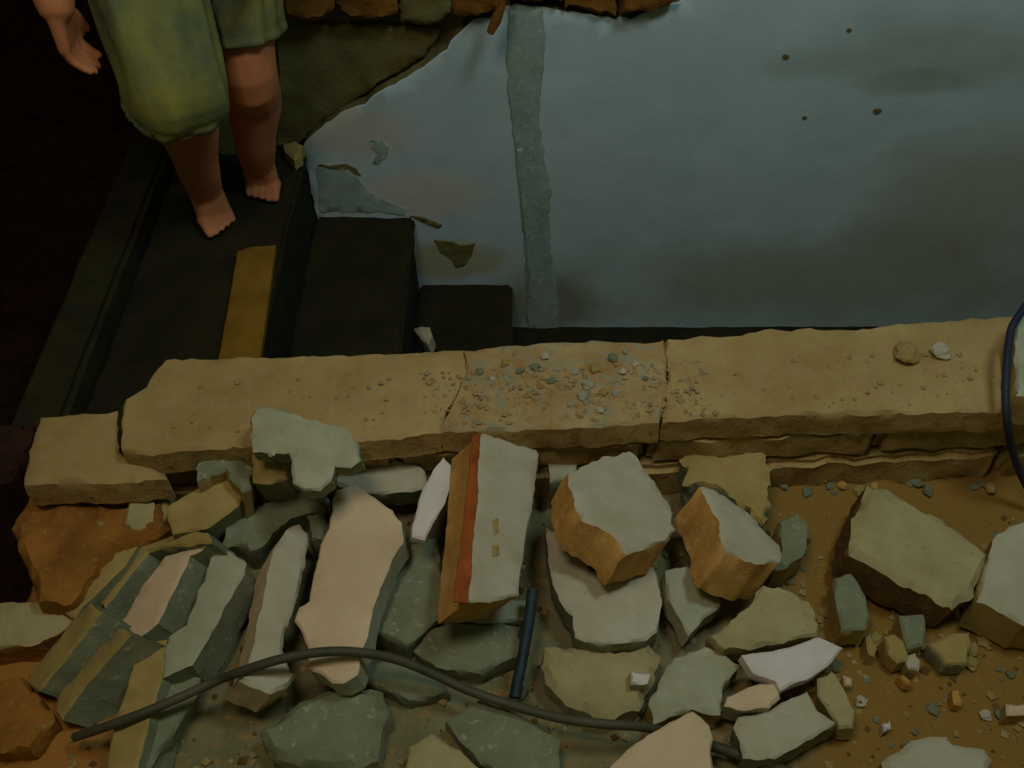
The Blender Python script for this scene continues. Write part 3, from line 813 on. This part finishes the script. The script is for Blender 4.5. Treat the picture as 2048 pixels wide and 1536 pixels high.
pebble(1810, 715, ZT - .003, .020, 'tan_mortar', 'roundish lump on the wall top near the right cable, left of two', 'lumps on the wall top')
pebble(1880, 712, ZT - .003, .018, 'plaster', 'roundish pale lump on the wall top nearest the right cable', 'lumps on the wall top')
pebble(1200, 822, ZT - .001, .006, 'plaster', 'tiny bright pebble at the front rim of the wall top', 'gravel pebbles on the wall top')
pebble(545, 908, .934, .007, 'plaster', 'tiny bright white pebble on the large leaning grey slab', None)
L2 = 'small pebble scattered on the dirt right of the rubble slabs'
for i in range(34):
    x = RND.uniform(1640, 2040); y = RND.uniform(1120, 1440)
    p = atz(x, y, .71)
    pebble(x, y, gz(p.x, p.y) - .002, RND.uniform(.005, .012), RND.choice(['tan_mortar', 'green_mortar_and_shade', 'plaster', 'brick', 'tan_mortar']), L2, 'pebbles on the dirt at right')
L3 = 'small pebble at the foot of broken wall behind the bricks'
for i in range(30):
    x = RND.uniform(1540, 2000); y = RND.uniform(935, 990)
    p = atz(x, y, .71)
    pebble(x, y, gz(p.x, p.y) - .002, RND.uniform(.005, .013), RND.choice(['tan_mortar', 'green_mortar_and_shade', 'brick', 'green_mortar_and_shade']), L3, 'pebbles at the wall foot')

def crumbs(name, n, fn, mm, label, rmin, rmax, sd):
    r = random.Random(sd)
    verts, faces = [], []
    oct_ = [(1, 0, 0), (-1, 0, 0), (0, 1, 0), (0, -1, 0), (0, 0, 1), (0, 0, -1)]
    tri = [(0, 2, 4), (2, 1, 4), (1, 3, 4), (3, 0, 4), (2, 0, 5), (1, 2, 5), (3, 1, 5), (0, 3, 5)]
    for i in range(n):
        c = fn(r)
        s = rmin + (rmax - rmin) * r.random() ** 3
        a = r.uniform(0, 6.28)
        b = len(verts)
        for (x, y, z) in oct_:
            x2 = x * math.cos(a) - y * math.sin(a); y2 = x * math.sin(a) + y * math.cos(a)
            verts.append((c[0] + x2 * s * r.uniform(.7, 1.3), c[1] + y2 * s * r.uniform(.7, 1.3), c[2] + z * s * r.uniform(.5, .9) + s * .3))
        faces += [(b + p, b + q, b + t) for p, q, t in tri]
    me = bpy.data.meshes.new(name)
    me.from_pydata(verts, [], faces)
    if isinstance(mm, list):
        for k_, p in enumerate(me.polygons):
            p.material_index = (k_ // 8) % len(mm)
    me.update()
    o = link(name, me, mm)
    tag(o, label, 'gravel', kind='stuff')
def f_ground(r):
    x = r.uniform(-.74, 1.3); y = r.uniform(.25, .95)
    return (x, y, gz(x, y))
def f_top(r):
    x = r.uniform(-.15, .33) if r.random() < .7 else r.uniform(-.55, .9)
    y = wall_line(x, False) + r.uniform(.012, .135)
    return (x, y, ZT)
crumbs('gravel', 4200, f_ground, ['tan_mortar', 'green_mortar_and_shade', 'tan_mortar', 'soil_brown', 'beige'], 'loose crumbs and gravel strewn over the near dirt floor', .0015, .0085, 3)
crumbs('gravel', 1100, f_top, 'adobe_gravel', 'fine gravel strewn over the top of the broken wall', .001, .006, 5)
def f_pit(r):
    x = r.uniform(-2.3, -.98); y = r.uniform(1.0, 3.6)
    return (x, y, .12 + .035 * fb(x, y, 5, 4) + .012 * fb(x, y, 26, 9))
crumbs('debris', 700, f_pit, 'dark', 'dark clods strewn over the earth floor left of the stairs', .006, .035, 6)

# ------------------------------------------------------------------ the person on the top stair
class Blob:
    def __init__(self):
        self.v = []; self.f = []
    def lathe(self, rings, seg):
        """rings: list of (centre, axis A, axis B, radius a, radius b); closed at both ends by points"""
        b = len(self.v)
        top, body_, bot = rings[0], rings[1:-1], rings[-1]
        self.v.append(top)
        for c, A, B, ra, rb in body_:
            for q in range(seg):
                t = 2 * math.pi * q / seg
                self.v.append(c + A * (math.cos(t) * ra) + B * (math.sin(t) * rb))
        self.v.append(bot)
        n = len(body_)
        for q in range(seg):
            q2 = (q + 1) % seg
            self.f.append((b, b + 1 + q2, b + 1 + q))
            for r in range(n - 1):
                o = b + 1 + r * seg
                self.f.append((o + q, o + q2, o + seg + q2, o + seg + q))
            o = b + 1 + (n - 1) * seg
            self.f.append((o + q, o + q2, b + 1 + n * seg))

def capsule(bm, a, b, ra, rb, seg=10):
    d = b - a
    T = d.normalized() if d.length > 1e-6 else Vector((0, 0, 1))
    A = T.cross(Vector((0, 0, 1)) if abs(T.z) < .9 else Vector((1, 0, 0))).normalized()
    B = A.cross(T)
    R_ = [a - T * ra]
    for e in (-60, -30, 0):
        e = math.radians(e); R_.append((a + T * (ra * math.sin(e)), A, B, ra * math.cos(e), ra * math.cos(e)))
    for e in (0, 30, 60):
        e = math.radians(e); R_.append((b + T * (rb * math.sin(e)), A, B, rb * math.cos(e), rb * math.cos(e)))
    R_.append(b + T * rb)
    bm.lathe(R_, seg)

def chain(bm, pts, rs, k=3, seg=16, cap=1.0):
    """one smooth tapering limb through the points with round ends"""
    P = spline([Vector(p) for p in pts], k)
    n = len(pts) - 1
    rad = []
    for j in range(len(P)):
        f = j / k; q = min(int(f), n - 1); t = f - q
        t = t * t * (3 - 2 * t)
        rad.append(rs[q] * (1 - t) + rs[q + 1] * t)
    T0 = (P[1] - P[0]).normalized(); T1 = (P[-1] - P[-2]).normalized()
    A = T0.cross(Vector((1, 0, 0)) if abs(T0.x) < .9 else Vector((0, 1, 0))).normalized()
    R_ = [P[0] - T0 * rad[0]]
    for e in (-60, -30):
        e = math.radians(e); R_.append((P[0] + T0 * rad[0] * math.sin(e), A, T0.cross(A), rad[0] * math.cos(e), rad[0] * math.cos(e)))
    for j, p in enumerate(P):
        T = (P[min(j + 1, len(P) - 1)] - P[max(j - 1, 0)]).normalized()
        A = (A - T * A.dot(T)).normalized()
        R_.append((p, A, T.cross(A), rad[j], rad[j]))
    for e in (30, 60):
        e = math.radians(e); R_.append((P[-1] + T1 * rad[-1] * cap * math.sin(e), A, T1.cross(A), rad[-1] * math.cos(e), rad[-1] * math.cos(e)))
    R_.append(P[-1] + T1 * rad[-1] * cap)
    bm.lathe(R_, seg)

def ell(bm, c, s):
    c = Vector(c); X = Vector((1, 0, 0)); Y = Vector((0, 1, 0))
    R_ = [c - Vector((0, 0, s[2]))]
    for e in (-72, -54, -36, -18, 0, 18, 36, 54, 72):
        e = math.radians(e); R_.append((c + Vector((0, 0, s[2] * math.sin(e))), X, Y, s[0] * math.cos(e), s[1] * math.cos(e)))
    R_.append(c + Vector((0, 0, s[2])))
    bm.lathe(R_, 18)

def solid(name, bm, vox, m, parent, it=4, wob=0.0, freq=18):
    me = bpy.data.meshes.new(name)
    me.from_pydata(bm.v, [], bm.f)
    b2 = bmesh.new(); b2.from_mesh(me); bmesh.ops.recalc_face_normals(b2, faces=b2.faces); b2.to_mesh(me); b2.free()
    t = bpy.data.objects.new('tmp', me)
    COL.objects.link(t)
    rm = t.modifiers.new('r', 'REMESH'); rm.mode = 'VOXEL'; rm.voxel_size = vox
    sm = t.modifiers.new('s', 'SMOOTH'); sm.iterations = it; sm.factor = .5
    dg = bpy.context.evaluated_depsgraph_get()
    me2 = bpy.data.meshes.new_from_object(t.evaluated_get(dg))
    bpy.data.objects.remove(t)
    if wob:
        for v in me2.vertices:
            q = v.co
            a = noise.noise(Vector((q.x * freq + q.z * freq * .5, q.y * freq, q.z * freq * .35)))
            v.co = q + v.normal * wob * (1.1 - 1.9 * abs(a) + .25 * noise.noise(q * freq * 2.2) - .25)
    me2.materials.clear()
    for p in me2.polygons: p.use_smooth = True
    return link(name, me2, m, parent, -parent.location)

def V3(*a): return Vector(a)
person = empty('person', (-.66, 1.86, Z1))
tag(person, 'barefoot person in olive grey shorts standing on the top stair', 'person')
body = Blob()
kl = aty(345, 172, 1.645); al = aty(408, 372, 1.835); tl = atz(450, 464, Z1 + .012)
kr = aty(494, 140, 1.83); ar = aty(515, 322, 1.93); tr = atz(523, 404, Z1 + .012)
hl = V3(-.735, 1.90, 1.44); hr = V3(-.555, 1.93, 1.46)
def leg(h, k, a):
    m1 = k.lerp(a, .33) + V3(0, .018, 0)
    chain(body, [h, h.lerp(k, .5), k, m1, k.lerp(a, .72), a], [.090, .078, .062, .064, .048, .041], 4)
leg(hl, kl, al)
leg(hr, kr, ar)
def foot(a, t, side):
    f = (t - V3(a.x, a.y, t.z)); f.z = 0; f.normalize()
    s = V3(-f.y, f.x, 0)
    zf = Z1 + .004
    heel = V3(a.x, a.y, zf + .030) - f * .035
    capsule(body, a, heel, .036, .032)
    ball = V3(t.x, t.y, zf + .020) - f * .055
    for q in (-1, 0, 1):
        capsule(body, V3(a.x, a.y, a.z - .015) + s * q * .010, ball + s * q * .022, .030, .020)
        capsule(body, heel, ball + s * q * .022, .027, .019)
    for q in range(5):
        u = (q - 2) * .0165
        big = (q == 0 and side > 0) or (q == 4 and side < 0)
        idx = q if side > 0 else 4 - q
        ln = [.048, .050, .043, .036, .028][idx]
        st_ = ball + s * u
        tip = V3(st_.x, st_.y, zf + .010) + f * ln
        mid = st_.lerp(tip, .55) + V3(0, 0, .004)
        r = .0115 if idx == 0 else .0082
        capsule(body, st_, mid, r + .001, r)
        capsule(body, mid, tip, r, r * .85)
foot(al, tl, 1)
foot(ar, tr, -1)
# pelvis, torso, neck, head
ell(body, (-.645, 1.925, 1.50), (.165, .115, .13))
chain(body, [(-.65, 1.92, 1.52), (-.66, 1.87, 1.70), (-.67, 1.80, 1.88), (-.67, 1.76, 2.00)], [.125, .118, .130, .085], 4)
ell(body, (-.67, 1.78, 1.93), (.175, .095, .10))
chain(body, [(-.67, 1.76, 2.0), (-.67, 1.73, 2.07), (-.67, 1.71, 2.13)], [.062, .054, .056], 3)
HC = V3(-.67, 1.685, 2.215)
ell(body, HC, (.076, .096, .112))
ell(body, HC + V3(0, -.035, -.055), (.054, .058, .055))
capsule(body, HC + V3(0, -.090, .010), HC + V3(0, -.108, -.030), .010, .015)
for s_ in (-1, 1):
    ell(body, HC + V3(s_ * .078, .012, -.012), (.010, .020, .032))
    ell(body, HC + V3(s_ * .012, -.104, -.034), (.008, .008, .007))
ell(body, HC + V3(0, -.092, -.062), (.024, .010, .006))
ell(body, HC + V3(0, -.090, -.073), (.021, .010, .007))
# arms
def arm(sh, el, wr, hd, side):
    chain(body, [sh, sh.lerp(el, .5), el], [.056, .050, .042], 4)
    chain(body, [el, el.lerp(wr, .35), wr], [.050, .052, .034], 4)
    d = (hd - wr).normalized()
    s = d.cross(V3(1, 0, 0)).normalized()       # across the palm, palm faces the thigh
    inn = V3(-side, 0, 0)
    pe = wr + d * .074
    for q in (-1.5, -.5, .5, 1.5):
        capsule(body, wr + s * q * .010, pe + s * q * .019, .017, .0125)
    for i, q in enumerate((-1.5, -.5, .5, 1.5)):
        ln = (.056, .066, .062, .048)[i]
        b0 = pe + s * q * .0195
        b1 = b0 + d * ln * .48 + inn * .006
        b2 = b1 + d * ln * .32 + inn * .014
        b3 = b2 + d * ln * .20 + inn * .014
        capsule(body, b0, b1, .0105, .0092); capsule(body, b1, b2, .0092, .0084); capsule(body, b2, b3, .0084, .0072)
    t0 = wr + d * .022 - s * .024
    t1 = t0 + d * .034 - s * .020 + inn * .010
    t2 = t1 + d * .030 - s * .006 + inn * .006
    capsule(body, t0, t1, .0145, .0115); capsule(body, t1, t2, .0115, .009)
wl = aty(110, 8, 1.64); hdl = aty(156, 130, 1.655)
el_l = aty(66, -200, 1.72)
arm(V3(-.845, 1.79, 1.93), el_l, wl, hdl, -1)
arm(V3(-.495, 1.79, 1.93), V3(-.40, 1.86, 1.66), V3(-.385, 1.72, 1.46), V3(-.40, 1.66, 1.34), 1)
bo = solid('body', body, .005, 'skin', person, it=3)
bo['label'] = 'bare brown legs, feet and hanging arms'
# nails
# clothing
sh = Blob()
def trouser(bm, pts, rs, k, seed):
    """a trouser leg: a tube with lengthwise folds and a flat hem"""
    P = spline([Vector(p) for p in pts], k)
    n = len(pts) - 1
    seg = 44
    b = len(bm.v)
    A = None
    for j, p in enumerate(P):
        f = j / k; q = min(int(f), n - 1); t = f - q
        t = t * t * (3 - 2 * t)
        r = rs[q] * (1 - t) + rs[q + 1] * t
        T = (P[min(j + 1, len(P) - 1)] - P[max(j - 1, 0)]).normalized()
        A = T.cross(Vector((0, 1, 0))).normalized() if A is None else (A - T * A.dot(T)).normalized()
        B = T.cross(A)
        g = j / (len(P) - 1)
        for s_ in range(seg):
            a = 2 * math.pi * s_ / seg
            c_, d_ = math.cos(a), math.sin(a)
            fo = noise.noise(Vector((c_ * 2.4 + g * .8, d_ * 2.4, g * 1.6 + seed))) + .45 * noise.noise(Vector((c_ * 4.5, d_ * 4.5 + g * 2.0, g * 4 + seed)))
            cuff = .05 if g > .90 else 0.0
            bm.v.append(p + (A * c_ + B * d_) * r * (1 + .17 * fo + cuff))
    m_ = len(P)
    for j in range(m_ - 1):
        for s_ in range(seg):
            s2 = (s_ + 1) % seg
            bm.f.append((b + j * seg + s_, b + j * seg + s2, b + (j + 1) * seg + s2, b + (j + 1) * seg + s_))
    bm.f.append(tuple(b + s_ for s_ in reversed(range(seg))))
    bm.f.append(tuple(b + (m_ - 1) * seg + s_ for s_ in range(seg)))
trouser(sh, [hl, hl.lerp(kl, .5), kl + V3(0, .01, .02), kl.lerp(al, .07)], [.126, .114, .096, .094], 9, 3.0)
hemr = hr.lerp(kr, .84)
trouser(sh, [hr, hr.lerp(kr, .40), hr.lerp(kr, .66), hemr], [.112, .102, .090, .086], 9, 8.0)
ell(sh, (-.645, 1.925, 1.51), (.185, .135, .145))
so = solid('shorts', sh, .005, 'shorts', person, it=2)
so['label'] = 'loose olive grey knee length shorts with folds'
shirt = Blob()
chain(shirt, [(-.65, 1.92, 1.58), (-.66, 1.87, 1.70), (-.67, 1.80, 1.88), (-.67, 1.765, 1.99)], [.142, .132, .142, .090], 4)
ell(shirt, (-.67, 1.785, 1.925), (.192, .108, .112))
capsule(shirt, V3(-.845, 1.79, 1.93), V3(-.845, 1.79, 1.93).lerp(el_l, .55), .072, .066)
capsule(shirt, V3(-.495, 1.79, 1.93), V3(-.495, 1.79, 1.93).lerp(V3(-.40, 1.86, 1.66), .55), .072, .066)
solid('shirt', shirt, .008, 'shirt', person, it=4, wob=.006, freq=14)['label'] = 'dark green short sleeved shirt'
hb = Blob()
ell(hb, HC + V3(0, .018, .030), (.084, .092, .098))
solid('hair', hb, .007, 'hair', person, it=2, wob=.006, freq=60)['label'] = 'short black hair'
for s_ in (-1, 1):
    e_ = bmesh.new()
    bmesh.ops.create_uvsphere(e_, u_segments=16, v_segments=10, radius=.0125)
    me = bpy.data.meshes.new('eye'); e_.to_mesh(me); e_.free()
    for p in me.polygons: p.use_smooth = True
    link('eye', me, 'eye', person, HC + V3(s_ * .032, -.080, .004) - person.location)
